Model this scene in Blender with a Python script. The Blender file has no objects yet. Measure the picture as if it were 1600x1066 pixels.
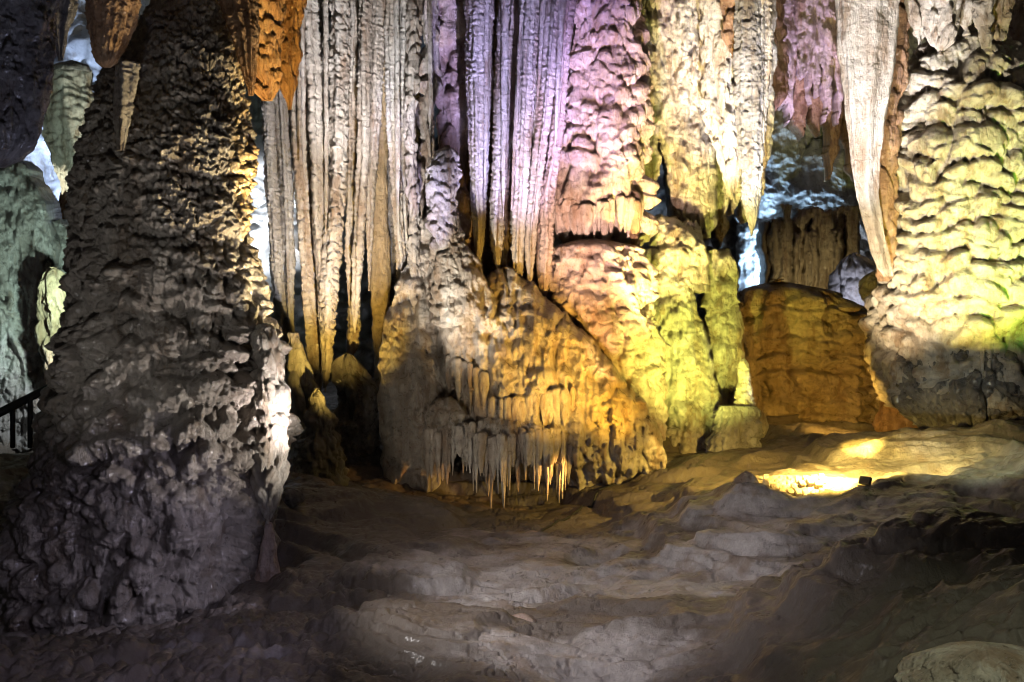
import bpy, math, random
import numpy as np
from mathutils import Vector

C = bpy.context.scene.collection
scene = bpy.context.scene

# ------------------------------------------------------------------ camera, world, lamps
FPX = 1556.0            # focal length in photo pixels (1600 wide)
CZ = 5.0                # eye height over the lowest floor

def P(px, py, D):
    """photo pixel at a distance D (metres along the view axis) -> world point"""
    m = D / FPX
    return Vector(((px - 800.0) * m, D, CZ - (py - 533.0) * m))

cam_d = bpy.data.cameras.new('camera')
cam_d.sensor_width = 36.0
cam_d.lens = 36.0 * FPX / 1600.0
cam_d.clip_end = 500
cam = bpy.data.objects.new('camera', cam_d)
C.objects.link(cam)
cam.location = (0, 0, CZ)
cam.rotation_euler = (math.radians(90), 0, 0)
scene.camera = cam

world = bpy.data.worlds.new('World')
scene.world = world
world.use_nodes = True
bg = world.node_tree.nodes['Background']
bg.inputs['Color'].default_value = (0.58, 0.56, 0.56, 1)
bg.inputs['Strength'].default_value = 0.035     # dim ambient fill, added so the shadows stay above black

scene.view_settings.view_transform = 'Standard'
scene.view_settings.look = 'None'
scene.view_settings.exposure = 1.05
scene.view_settings.gamma = 1.0
scene.cycles.filter_width = 1.0
scene.cycles.max_bounces = 4
scene.cycles.diffuse_bounces = 2
scene.cycles.glossy_bounces = 2
scene.cycles.sample_clamp_indirect = 4.0

def spot(name, src, dst, E, color, cone=30, blend=0.5, size=0.10, edge=None):
    """cave floodlight or added fill at src (px, D, height against the eye) aimed at dst (px, py, D); E = irradiance it gives at dst"""
    a = Vector(((src[0] - 800.0) * src[1] / FPX, src[1], CZ + src[2])); b = P(*dst)
    d = (b - a).length
    if edge:                       # the rim of the cone passes through this point
        e = P(*edge)
        cone = 2 * math.degrees((b - a).angle(e - a))
    l = bpy.data.lights.new(name, 'SPOT')
    l.energy = E * 4 * math.pi * d * d
    l.color = color
    l.spot_size = math.radians(cone)
    l.spot_blend = blend
    l.shadow_soft_size = size
    o = bpy.data.objects.new(name, l)
    o.location = a
    o.rotation_euler = (b - a).to_track_quat('-Z', 'Y').to_euler()
    C.objects.link(o)
    return o

WARM = (1.0, 0.80, 0.52); WHITE = (1.0, 0.95, 0.88); AMBER = (1.0, 0.60, 0.08); ORANGE = (1.0, 0.50, 0.12)
YEL = (1.0, 0.86, 0.22); LIME = (0.78, 1.0, 0.12); GREEN = (0.18, 1.0, 0.10); PURP = (0.52, 0.38, 1.0)
PINK = (1.0, 0.55, 0.72); BLUE = (0.35, 0.55, 1.0); ICE = (0.72, 0.86, 1.0); LILAC = (0.80, 0.70, 1.0)
# --- left tall stalagmite: warm rake from its right, weak violet from the front left
spot('lamp_column_warm_rake', (590, 19.5, -1.5), (380, 300, 19.5), 7.0, (1.0, 0.80, 0.42), 46, 0.7)
spot('lamp_column_front', (660, 17.4, -2.9), (350, 560, 18.3), 2.2, (1.0, 0.93, 0.88), 80, 0.9)
spot('lamp_column_violet_low', (500, 16.0, -3.3), (200, 860, 17.6), 0.75, (0.74, 0.72, 1.0), 80, 0.9)
spot('lamp_column_side_white', (560, 17.8, -2.9), (425, 620, 19.0), 8.0, (1.0, 0.88, 0.87), 36, 0.9)
# --- curtains in the middle
spot('lamp_curtains_white', (600, 19.0, -2.9), (500, 300, 27), 4.0, (0.94, 0.92, 1.0), 50, 0.8, edge=(715, 310, 27))
spot('lamp_curtains_yellow_low', (560, 22.0, -2.9), (520, 430, 27), 4.2, (1.0, 0.66, 0.14), 44, 0.9, edge=(510, 610, 26.5))
spot('lamp_curtains_violet', (840, 21.0, -2.4), (800, 160, 27), 8.0, (0.55, 0.50, 1.0), 34, 0.8, edge=(712, 290, 27))
spot('lamp_curtains_amber_gap', (738, 27.0, 1.0), (735, 330, 28.3), 2.5, AMBER, 130, 0.8)
spot('lamp_mound_amber', (1060, 22.8, -2.5), (930, 590, 25.5), 4.0, (1.0, 0.50, 0.04), 60, 0.9)
spot('lamp_mound_amber_high', (1000, 19.5, -2.4), (850, 560, 25), 6.0, (1.0, 0.58, 0.10), 42, 0.95)
spot('lamp_mound_white', (620, 20.0, -2.8), (722, 440, 25.3), 4.5, (1.0, 0.92, 0.82), 38, 1.0)
spot('lamp_spike_fringe_amber', (950, 23.7, -3.2), (800, 745, 24.4), 5.0, ORANGE, 50, 0.9)
spot('lamp_rose_column', (900, 18.5, -2.2), (945, 260, 28), 4.2, (1.0, 0.68, 0.58), 34, 0.9)
spot('lamp_lump_peach', (980, 22.5, -2.5), (950, 470, 26.5), 3.2, (1.0, 0.58, 0.30), 30, 0.8)
# --- yellow wall, lime column
spot('lamp_yellow_wall', (1030, 23.0, -1.6), (1090, 180, 30), 4.2, (1.0, 0.78, 0.30), 50, 0.7)
spot('lamp_lime_column', (1120, 23.6, -2.3), (1080, 450, 29), 4.4, (0.92, 0.92, 0.16), 80, 0.9)
spot('lamp_spike_white', (1170, 21.0, -2.6), (1150, 150, 29), 7.0, (0.86, 0.84, 1.0), 22, 0.8)
spot('lamp_dome_amber', (1330, 26.5, -2.1), (1250, 560, 33), 1.35, (1.0, 0.58, 0.10), 90, 0.9)
# --- right formation
spot('lamp_right_white', (1400, 19.0, -2.5), (1450, 240, 26), 3.6, (1.0, 0.90, 0.70), 50, 0.4, edge=(1450, 560, 25.5))
spot('lamp_right_side', (1260, 23.0, -2.4), (1390, 430, 27), 3.5, (1.0, 0.76, 0.45), 40, 0.6)
spot('lamp_right_drape_white', (1230, 21.0, -2.6), (1340, 160, 26), 8.0, (0.93, 0.9, 1.0), 26, 0.8)
spot('lamp_right_green', (1690, 20.5, -1.8), (1600, 420, 25.0), 3.8, (0.36, 1.0, 0.06), 46, 0.95)
spot('lamp_right_yellow', (1560, 21.0, -2.0), (1530, 380, 26), 4.0, (1.0, 0.80, 0.12), 60, 0.6, edge=(1500, 560, 25.5))
# --- far parts
spot('lamp_far_violet', (1230, 37, 3.0), (1270, 60, 41), 4.0, (0.66, 0.54, 1.0), 50, 0.8)
spot('lamp_far_blue', (1215, 44.9, 1.8), (1222, 250, 48), 4.0, (0.45, 0.70, 1.0), 150, 0.8, 0.8)
spot('lamp_far_back_olive', (1260, 39, 0.6), (1270, 420, 43), 1.0, (1.0, 0.86, 0.50), 60, 0.8)
spot('lamp_far_back_grey', (1330, 44.9, 1.4), (1310, 290, 47.4), 3.0, (0.78, 0.86, 1.0), 160, 0.8, 0.8)
spot('lamp_far_left_blue', (150, 42, 0.5), (90, 200, 55), 4.0, (0.50, 0.66, 1.0), 50, 0.9)
spot('lamp_far_left_pale', (130, 28.8, 1.2), (108, 190, 31.6), 10.0, (0.92, 1.0, 0.85), 70, 0.8)
spot('lamp_far_left_bank', (130, 23, 1.0), (50, 420, 27), 3.0, (0.70, 1.0, 0.85), 90, 0.8)
spot('lamp_far_white', (425, 42, -1), (415, 330, 55), 10.0, (0.85, 0.92, 1.0), 26, 0.9)
spot('lamp_roof_orange', (440, 18.5, 0.0), (425, 70, 21.5), 5.0, (1.0, 0.60, 0.14), 34, 0.8)
spot('lamp_roof_left', (90, 11, -2), (20, 80, 14), 0.5, (0.6, 0.65, 1.0), 50, 0.8)
# --- the floor
spot('lamp_floor_lilac', (900, 9, 3.5), (940, 920, 16.5), 0.45, (0.96, 0.88, 1.0), 64, 0.9)
spot('lamp_floor_pool', (1310, 20.3, -2.15), (1258, 756, 21.2), 80.0, (1.0, 0.66, 0.12), 120, 0.9, 0.05)
spot('lamp_floor_gold_back', (1290, 23.0, -1.0), (1350, 703, 24.5), 25.0, (1.0, 0.70, 0.12), 26, 0.5)
spot('lamp_floor_gold_left', (1120, 24.5, -0.8), (1010, 735, 25.6), 3.0, (1.0, 0.66, 0.14), 24, 0.6)
spot('lamp_thin_stalagmite', (1260, 26.2, -2.1), (1163, 600, 27.4), 1.6, (1.0, 1.0, 0.95), 26, 0.8)
spot('lamp_lower_fill', (560, 16.0, -3.0), (740, 640, 24.5), 0.5, (1.0, 0.92, 0.80), 40, 0.9)
spot('lamp_lilac_right_of_curtains', (700, 19.5, -2.4), (650, 230, 27), 3.0, (0.55, 0.52, 1.0), 14, 0.7)
spot('lamp_rose_top_violet', (930, 21.0, -2.4), (925, 90, 28), 5.0, (0.46, 0.36, 1.0), 22, 0.9)
spot('lamp_column_left_fill', (60, 13.0, -1.8), (170, 420, 18.5), 0.45, (0.95, 0.95, 0.95), 70, 0.9)
spot('lamp_floor_near_right_fill', (1650, 5.5, 0.8), (1530, 1050, 9.6), 0.8, (0.92, 1.0, 0.75), 40, 0.8)  # added fill that lifts the boulder in the near corner
spot('lamp_floor_far_right', (1500, 17.0, 0.5), (1520, 745, 22.0), 1.0, (0.90, 1.0, 0.62), 34, 0.9)
spot('lamp_curtains_white_top', (620, 20.0, -2.7), (560, 90, 27), 4.5, (0.90, 0.91, 1.0), 50, 0.8, edge=(715, 90, 27))
spot('lamp_floor_violet_near', (560, 8.5, -0.8), (200, 1000, 15.5), 0.35, (0.70, 0.66, 1.0), 50, 0.9)
spot('lamp_floor_side', (300, 12.0, -1.0), (1000, 900, 16.5), 0.9, (1.0, 0.95, 0.93), 70, 0.95)
spot('lamp_floor_pool_right_fill', (1285, 20.1, -1.9), (1350, 738, 21.8), 25.0, (1.0, 0.70, 0.14), 60, 0.8)  # added fill light, spreads the golden pool to the right
spot('lamp_underside_grey_fill', (1400, 21.0, -2.7), (1480, 610, 26.0), 0.45, (0.85, 0.95, 0.85), 34, 0.9)  # weak fill added so the underside keeps some drip detail
spot('lamp_far_rubble', (1345, 36.5, 0.6), (1352, 430, 38.2), 1.5, (0.80, 0.80, 1.0), 80, 0.9)
spot('lamp_behind_handrail', (110, 24.2, -0.6), (25, 620, 26.8), 1.4, (0.85, 0.95, 1.0), 80, 0.9)
# ------------------------------------------------------------------ noise helpers
def hsh(i, j, s):
    h = (i.astype(np.int64) * 374761393 + j.astype(np.int64) * 668265263 + s * 1442695041) & 0xFFFFFFFF
    h = ((h ^ (h >> 13)) * 1274126177) & 0xFFFFFFFF
    h = ((h ^ (h >> 15)) * 2246822519) & 0xFFFFFFFF
    return ((h ^ (h >> 16)) & 0xFFFFFF).astype(np.float64) / 16777216.0

def vn(x, y, s=0):
    """gradient noise in about -1..1"""
    xi = np.floor(x); yi = np.floor(y)
    fx = x - xi; fy = y - yi
    xi = xi.astype(np.int64); yi = yi.astype(np.int64)
    ux = fx * fx * fx * (fx * (fx * 6 - 15) + 10); uy = fy * fy * fy * (fy * (fy * 6 - 15) + 10)
    def g(a, b):
        t = hsh(xi + a, yi + b, s) * 6.28318
        return np.cos(t) * (fx - a) + np.sin(t) * (fy - b)
    n = (g(0, 0) * (1 - ux) + g(1, 0) * ux) * (1 - uy) + (g(0, 1) * (1 - ux) + g(1, 1) * ux) * uy
    return n * 1.5

def fbm(x, y, s=0, o=4, gain=0.5):
    r = 0; a = 1.0; f = 1.0; t = 0
    for k in range(o):
        r = r + a * vn(x * f, y * f, s + k * 17)
        t += a; a *= gain; f *= 2.03
    return r / t * 1.6

def sstep(a, b, x):
    t = np.clip((x - a) / (b - a), 0, 1)
    return t * t * (3 - 2 * t)

def lobes(u, v, su, sv, seed, drip=6.0, dl=0.35, rnd=1.0):
    """flowstone scales: bulbs with a sharp arched top ledge, a fluted face and a dripping lower edge. v grows downwards."""
    uw = u + su * 0.30 * vn(u / su / 1.9, v / sv / 1.9, seed + 5)
    vw = v + sv * 0.9 * vn(u / su / 2.1, v / sv / 3.0, seed + 6)
    fr = vn(u / drip, v / (drip * 9) , seed + 7) * 0.6 + vn(u / (drip * 2.6), v / (drip * 14), seed + 8) * 0.5
    groove = 1 - 2 * np.abs(vn(u / (drip * 1.3), v / (drip * 12), seed + 10))
    row0 = np.floor(vw / sv)
    out = np.zeros_like(u)
    for dj in (-2, -1, 0):
        row = row0 + dj
        sh = hsh(row, row * 0, seed + 1)
        cx0 = np.floor(uw / su - sh)
        for di in (-1, 0, 1):
            c = cx0 + di
            r1 = hsh(c, row, seed + 2); r2 = hsh(c, row, seed + 3); r3 = hsh(c, row, seed + 4); r4 = hsh(c, row, seed + 9)
            cu = (c + sh + 0.5 + 0.45 * (r1 - 0.5) * rnd) * su
            top = (row + 0.85 * r2 * rnd) * sv
            w = su * (0.46 + 0.30 * r3); h = sv * (1.05 + 0.55 * r4)
            s = (uw - cu) / w
            t = (vw - top) / h
            te = 0.92 + dl * fr
            env = np.clip(1 - s * s, 0, 1) ** 0.42
            tt = t - 0.30 * s * s
            rise = np.where(tt < 0.28, np.sqrt(np.clip(1 - (1 - tt / 0.28) ** 2, 0, 1)), 1.0) * (tt > 0)
            face = 1 - 0.68 * np.clip((tt - 0.22) / 0.9, 0, 1) ** 1.15
            low = 1 - sstep(0, 0.12, t - te)
            a = 0.62 + 0.38 * hsh(c, row, seed + 11)
            fl = 1 + 0.13 * sstep(0.15, 0.6, tt) * groove
            out = np.maximum(out, a * env * rise * face * low * fl)
    return out

LOBE_K = 2.3; LOBE_S = 0.72
def texture(u, v, T, seed, X=None):
    """relief in photo pixels. T: list of (kind, ...)"""
    d = np.zeros_like(u)
    wu = u + 6 * vn(u / 60, v / 160, seed + 90)
    for k, t in enumerate(T):
        kind = t[0]; s = seed + 31 * k
        if kind == 'lobe':
            _, su, sv, amp = t[:4]; su, sv, amp = su * LOBE_S * 0.86, sv * LOBE_S * 1.04, amp * LOBE_S ** 0.5; drip = t[4] if len(t) > 4 else 5.0; dl = t[5] if len(t) > 5 else 0.3
            mod = 1.0 + 0.5 * vn(u / (su * 2.7), v / (sv * 2.7), s + 20)
            if len(t) > 6:              # only between these heights
                a0, a1, a2, a3 = t[6]
                mod = mod * sstep(a0, a1, v) * (1 - sstep(a2, a3, v))
            d = d + LOBE_K * amp * mod * lobes(u, v, su, sv, s, drip, dl)
        elif kind == 'flute':       # vertical ribs
            _, wl, amp, wv = t
            n = vn(wu / wl, v / wv, s)
            d = d + amp * (1 - np.clip(np.abs(n) * 2.6, 0, 1.4) ** 0.8)
        elif kind == 'lump':
            _, wx, wy, amp = t
            d = d + amp * fbm(u / wx, v / wy, s, 3)
        elif kind == 'ring':        # thin horizontal growth ledges
            _, wl, amp = t
            vv = v / wl + 0.8 * vn(u / 14, v / 60, s) + 0.6 * vn(u / 40, v / 30, s + 1)
            f = vv - np.floor(vv)
            m = 0.5 + 0.8 * vn(u / 22, v / 40, s + 2)
            d = d + amp * np.clip(m, 0, 1) * (f ** 1.5) * (1 - sstep(0.86, 1.0, f))
        elif kind == 'grain':
            _, wl, amp = t
            d = d + 1.5 * amp * fbm(u / wl, v / wl, s, 3, 0.65)
        elif kind == 'shelf':       # a ledge that swells out and breaks off in a dripping edge: x0, x1, top, bottom, amp
            _, x0, x1, yt, yb, amp = t
            e = 14 * vn(u / 30, v * 0, s) + 7 * vn(u / 8, v * 0, s + 1)
            q = np.clip((X - x0) / (x1 - x0), 0, 1)
            side = np.clip(4 * q * (1 - q), 0, 1) ** 0.35
            tt = np.clip((v - yt - 20 * (1 - side)) / (yb - yt), 0, 1)
            d = d + amp * side * np.sqrt(np.clip(tt * (2 - tt), 0, 1)) * (1 - sstep(yb - 4, yb + 6, v - e))
        elif kind == 'crack':
            _, wx, wy, amp = t
            n = fbm(u / wx, v / wy, s, 3)
            d = d - amp * (1 - sstep(0, 0.10, np.abs(n)))
    return d

# ------------------------------------------------------------------ mesh building
def grid_mesh(name, V, closed_u, cap0=True, cap1=True):
    """V: (rows, cols, 3) -> mesh"""
    nr, nc, _ = V.shape
    verts = V.reshape(-1, 3)
    i = np.arange(nr - 1)[:, None]; j = np.arange(nc if closed_u else nc - 1)[None, :]
    j2 = (j + 1) % nc
    q = np.stack([i * nc + j, i * nc + j2, (i + 1) * nc + j2, (i + 1) * nc + j], -1).reshape(-1, 4)
    quads = q
    tris = []
    if closed_u:
        n = len(verts)
        jj = np.arange(nc)
        ex = []
        if cap0:
            ex.append(V[0].mean(0)); tris.append(np.stack([np.full(nc, n), (jj + 1) % nc, jj], -1)); n += 1
        if cap1:
            ex.append(V[-1].mean(0)); b = (nr - 1) * nc
            tris.append(np.stack([np.full(nc, n), b + jj, b + (jj + 1) % nc], -1)); n += 1
        if ex:
            verts = np.concatenate([verts, np.array(ex)])
    me = bpy.data.meshes.new(name)
    nt = sum(len(t) for t in tris)
    loops = np.concatenate([quads.ravel()] + [t.ravel() for t in tris]).astype(np.int32)
    starts = np.concatenate([np.arange(len(quads)) * 4, len(quads) * 4 + np.arange(nt) * 3]).astype(np.int32)
    tot = np.concatenate([np.full(len(quads), 4), np.full(nt, 3)]).astype(np.int32)
    me.vertices.add(len(verts)); me.vertices.foreach_set('co', verts.astype(np.float32).ravel())
    me.loops.add(len(loops)); me.loops.foreach_set('vertex_index', loops)
    me.polygons.add(len(starts)); me.polygons.foreach_set('loop_start', starts); me.polygons.foreach_set('loop_total', tot)
    me.polygons.foreach_set('use_smooth', np.ones(len(starts), dtype=bool))
    me.update(calc_edges=True); me.validate()
    return me

def put(name, me, mat, loc=(0, 0, 0), parent=None, label=None, cat=None, group=None, kind=None):
    o = bpy.data.objects.new(name, me)
    o.location = loc
    if mat is not None: me.materials.append(mat)
    C.objects.link(o)
    if parent is not None:
        o.parent = parent
        o.matrix_parent_inverse = parent.matrix_basis.inverted()
    if label: o['label'] = label
    if cat: o['category'] = cat
    if group: o['group'] = group
    if kind: o['kind'] = kind
    return o

def ceil_z(D): return CZ + 0.36 * D + 2.5

def smooth1(a, n):
    if n < 1: return a
    k = np.exp(-np.linspace(-2, 2, 2 * n + 1) ** 2); k /= k.sum()
    return np.convolve(np.pad(a, n, mode='edge'), k, mode='valid')

SEED = [100]
def stone(name, D, pts, T, mat, depth=0.8, step=1.9, edge=3.0, hang=False, bank=0.0, sq=2.0, seed=None,
          droop=0.2, label=None, cat=None, group=None, kind=None, parent=None, tiltD=0.0, backD=None, tip=0, flat=False, mapx=False, rag=0):
    """a column, curtain or stalactite: outline pts (py, left, right) at the distance D, real thickness behind it.
    hang: goes on up to the roof of the cave. depth: half thickness / half width."""
    SEED[0] += 7
    s = SEED[0] if seed is None else seed
    m = D / FPX
    pts = sorted(pts)
    if hang:
        top = 533 - (ceil_z(D) + 0.4 - CZ) / m
        if top < pts[0][0]:
            w = pts[0][2] - pts[0][1]
            pts = [(top, pts[0][1] - 0.1 * w, pts[0][2] + 0.1 * w)] + pts
    y = np.array([p[0] for p in pts], float)
    # rows: fine where the photo sees them, coarse above and below
    rows = []
    c = y[0]
    while c < y[-1]:
        rows.append(c)
        c += step if -30 <= c <= 1085 else max(step, 12)
    rows.append(y[-1]); rows = np.array(rows)
    L = np.interp(rows, y, [p[1] for p in pts]); R = np.interp(rows, y, [p[2] for p in pts])
    n = max(1, int(8 / step)) if len(rows) > 12 else 0
    L = smooth1(L, n); R = smooth1(R, n)
    a = np.maximum((R - L) / 2, 0.6)
    if not hang and rows[0] > -25 and not flat:
        tt = np.clip((rows - rows[0]) / max(6, 0.5 * min(a[min(len(a) - 1, 12)], 40)), 0, 1)
        a = a * np.sqrt(np.clip(1 - (1 - tt) ** 2, 0.01, 1))
    if tip:                             # rounded end
        a = a * np.sqrt(np.clip((rows[-1] - rows) / tip, 0.02, 1))
    cx = (L + R) / 2 + edge * 0.5 * vn(rows / 55, rows * 0 + 3.3, s + 2)
    a0 = max(np.percentile(a, 70), 3)
    per_f = int(max(10, math.pi * 1.15 * a0 / step)); per_b = max(6, per_f // 4)
    th = np.concatenate([np.linspace(-0.26, math.pi + 0.26, per_f, endpoint=False),
                         np.linspace(math.pi + 0.26, 2 * math.pi - 0.26, per_b, endpoint=False)])
    TH, RW = np.meshgrid(th, rows)
    ct, st = np.cos(TH), np.sin(TH)
    A = a[:, None]
    dep = np.where(st > 0, depth, depth if backD is None else backD)
    rr = (np.abs(ct) ** sq + np.abs(st) ** sq) ** (-1 / sq)
    # outward normal of the ellipse section
    nx = ct / 1.0; ny = st / np.maximum(dep, 0.15); nl = np.hypot(nx, ny); nx /= nl; ny /= nl
    U = (TH - math.pi / 2) * -a0 * (0.5 + 0.5 * depth)
    if mapx: U = cx[:, None] + (math.pi / 2 - TH) * A * (0.5 + 0.5 * depth)
    disp = texture(U, RW, T, s, cx[:, None] + A * rr * ct)
    fade = sstep(-0.9, -0.2, st)
    k = np.clip(A / a0, 0.25, 1.0) ** 0.7
    disp = disp * fade * k
    disp -= np.mean(disp[st > 0]) * 0.8
    disp += edge * fbm(U / 45, RW / 38, s + 3, 3) * k * 0.8
    X = cx[:, None] + A * rr * ct + nx * disp
    Yd = A * dep * rr * st + ny * disp          # px towards the viewer
    Z = RW + droop * np.clip(disp, 0, None) * fade
    if rag:                             # ragged lower end
        ramp = sstep(rows[-1] - 3.2 * rag, rows[-1], RW)
        Z = Z + rag * ramp * (1.1 * vn(U / 13, U * 0, s + 8) + 0.7 * vn(U / 30, U * 0, s + 9)) * fade
    if bank: Yd = Yd + bank * (RW - rows[0])    # base comes forward
    wx = (X - 800) * m; wy = D + tiltD * (RW - rows[0]) - Yd * m; wz = CZ - (Z - 533) * m
    base = np.array([wx[-1].mean(), wy[-1].mean(), wz[-1].mean() if not hang else wz[0].mean()])
    V = np.stack([wx, wy, wz], -1) - base
    me = grid_mesh(name, V[:, ::-1], True)
    return put(name, me, mat, tuple(base), parent, label, cat, group, kind)

def hanging(rng, x0, x1, n, ytop, l0, l1, w0, w1, D, dd=0.5, dr=0.7):
    """outlines of n tapering draperies for mass()"""
    out = []
    for i in range(n):
        x = x0 + (x1 - x0) * (i + rng.uniform(0.1, 0.9)) / n
        w = rng.uniform(w0, w1); l = rng.uniform(l0, l1); lean = rng.uniform(-8, 8)
        pts = [(ytop, x - w * .55, x + w * .55)]
        for t, f in ((0.35, .5), (0.6, .44), (0.8, .32), (0.93, .16), (1.0, .03)):
            g = f * rng.uniform(.85, 1.15)
            pts.append((ytop + (l - ytop) * t, x + lean * t - w * g, x + lean * t + w * g))
        out.append((D + rng.uniform(-dd, dd), dr * rng.uniform(.8, 1.3), 0.0, pts))
    return out

def mass(name, bodies, box, T, mat, step=1.7, k=0.16, seed=1, rag=0, **kw):
    """a draped mass grown together from several rounded bodies: each body = (distance, depth ratio, metres it comes
    forward per photo pixel downwards, outline). Closed behind. Returns the object and its front surface."""
    x0, x1, y0, y1, Db = box
    xs = np.arange(x0, x1 + step, step); ys = np.arange(y0, y1 + step, step)
    X, Y = np.meshgrid(xs, ys)
    wX = X + 5 * vn(X / 40, Y / 40, seed + 400) + 3 * vn(X / 14, Y / 18, seed + 401)
    wY = Y + 7 * vn(X / 30, Y / 60, seed + 402) + 4 * vn(X / 9, Y / 60, seed + 403)
    acc = np.exp(-(np.full_like(X, Db) - 20) / k)
    for Dc, dr, fw, pts in bodies:
        pts = sorted(pts); py = [q[0] for q in pts]
        L = np.interp(wY, py, [q[1] for q in pts]); R = np.interp(wY, py, [q[2] for q in pts])
        a = np.maximum((R - L) / 2, 1); q = (wX - (L + R) / 2) / a
        e = np.sqrt(np.clip(1 - q * q, 0, 1))
        tp = np.clip((wY - py[0]) / 30, 0, 1); top = np.sqrt(np.clip(1 - (1 - tp) ** 2, 0, 1))
        bt = np.clip((py[-1] - wY) / 4, 0, 1)
        D = Dc - (a * dr * e * top) * Dc / FPX - fw * (Y - py[0])
        ok = (np.abs(q) < 1) & (wY > py[0]) & (wY < py[-1])
        acc = acc + np.where(ok, np.exp(-(D - 20) / k) * sstep(0, 1, bt), 0)
    D = 20 - k * np.log(acc)
    d = texture(X, Y, T, seed, X) * 1.25
    w = sstep(Db - 0.02, Db - 0.5, D)
    d = d * w
    D = D - (d - 0.5 * d.mean()) * 27 / FPX
    m = D / FPX
    Z = CZ - (Y - 533 + 0.2 * np.clip(d, 0, None)) * m
    V = np.stack([(X - 800) * m, D, Z], -1)
    nr, nc = X.shape
    base = np.array([V[..., 0].mean(), Db - 1, V[..., 2].min()])
    keep = (D < Db - 0.12)
    V[..., 1] = np.where(keep, D, D + 0.8)      # the rims run back behind the front
    me = grid_mesh(name, V - base, False)
    import bmesh
    bm = bmesh.new(); bm.from_mesh(me); bm.verts.ensure_lookup_table()
    kf = keep.ravel()
    bmesh.ops.delete(bm, geom=[f for f in bm.faces if not any(kf[v.index] for v in f.verts)], context='FACES')
    bm.to_mesh(me); bm.free()
    o = put(name, me, mat, tuple(base), **kw)
    def front(px, py):
        i = int(np.clip((py - y0) / step, 0, nr - 1)); j = int(np.clip((px - x0) / step, 0, nc - 1))
        return float(D[i, j])
    return o, front

def drip(parent, D, x, y, w, ln, mat, T=None, step=2.2):
    """one small hanging spike, a part of the mass it grows from"""
    pts = [(y - 34, x - w * 0.55, x + w * 0.55), (y - 12, x - w * 0.65, x + w * 0.65), (y, x - w / 2, x + w / 2), (y + ln * 0.45, x - w * 0.36, x + w * 0.34),
           (y + ln * 0.8, x - w * 0.2, x + w * 0.2), (y + ln, x - 0.8, x + 0.8)]
    return stone('drip', D, pts, T or [('flute', w * 0.6, 0.9, 60), ('ring', 9, 0.8)], mat, depth=0.9, step=step, edge=1.6, parent=parent)

def fringe(parent, surf, x0, x1, yfun, n, w, ln, mat, seed, out=2.0):
    """row of spikes along a rounded front. surf = front surface, or (distance of its axis, px of the axis, half width, depth ratio)"""
    r = random.Random(seed)
    for i in range(n):
        t = (i + 0.5 + r.uniform(-0.3, 0.3)) / n
        x = x0 + (x1 - x0) * t
        if callable(surf):
            D = surf(x, yfun(t) - 14) - out * 26 / FPX
        else:
            Dc, sx, sa, sd = surf
            q = min(1, abs((x - sx) / sa))
            D = Dc - (sa * sd * math.sqrt(1 - q * q) + out + r.uniform(-2, 3)) * Dc / FPX
        drip(parent, D, x, yfun(t) + r.uniform(-5, 3), w * r.uniform(0.5, 1.5), ln * r.choice((0.35, 0.6, 0.8, 0.95, 1.15)) * r.uniform(.85, 1.1), mat)

def rock(name, px, py, D, w, h, dp, mat, T=None, seed=None, **kw):
    """boulder: w,h in photo px, dp depth ratio; py is the middle"""
    pts = []
    for t in np.linspace(0, 1, 11):
        a = math.sin(math.pi * (0.04 + 0.92 * t)) ** 0.6
        pts.append((py - h / 2 + h * t, px - w / 2 * a, px + w / 2 * a))
    return stone(name, D, pts, T or [('lump', w * 0.4, h * 0.5, min(w, h) * 0.18), ('crack', w * 0.5, h * 0.5, 2), ('grain', 6, 1.0)],
                 mat, depth=dp, step=kw.pop('step', 2.2), edge=min(w, h) * 0.12, seed=seed, droop=0, **kw)

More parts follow.
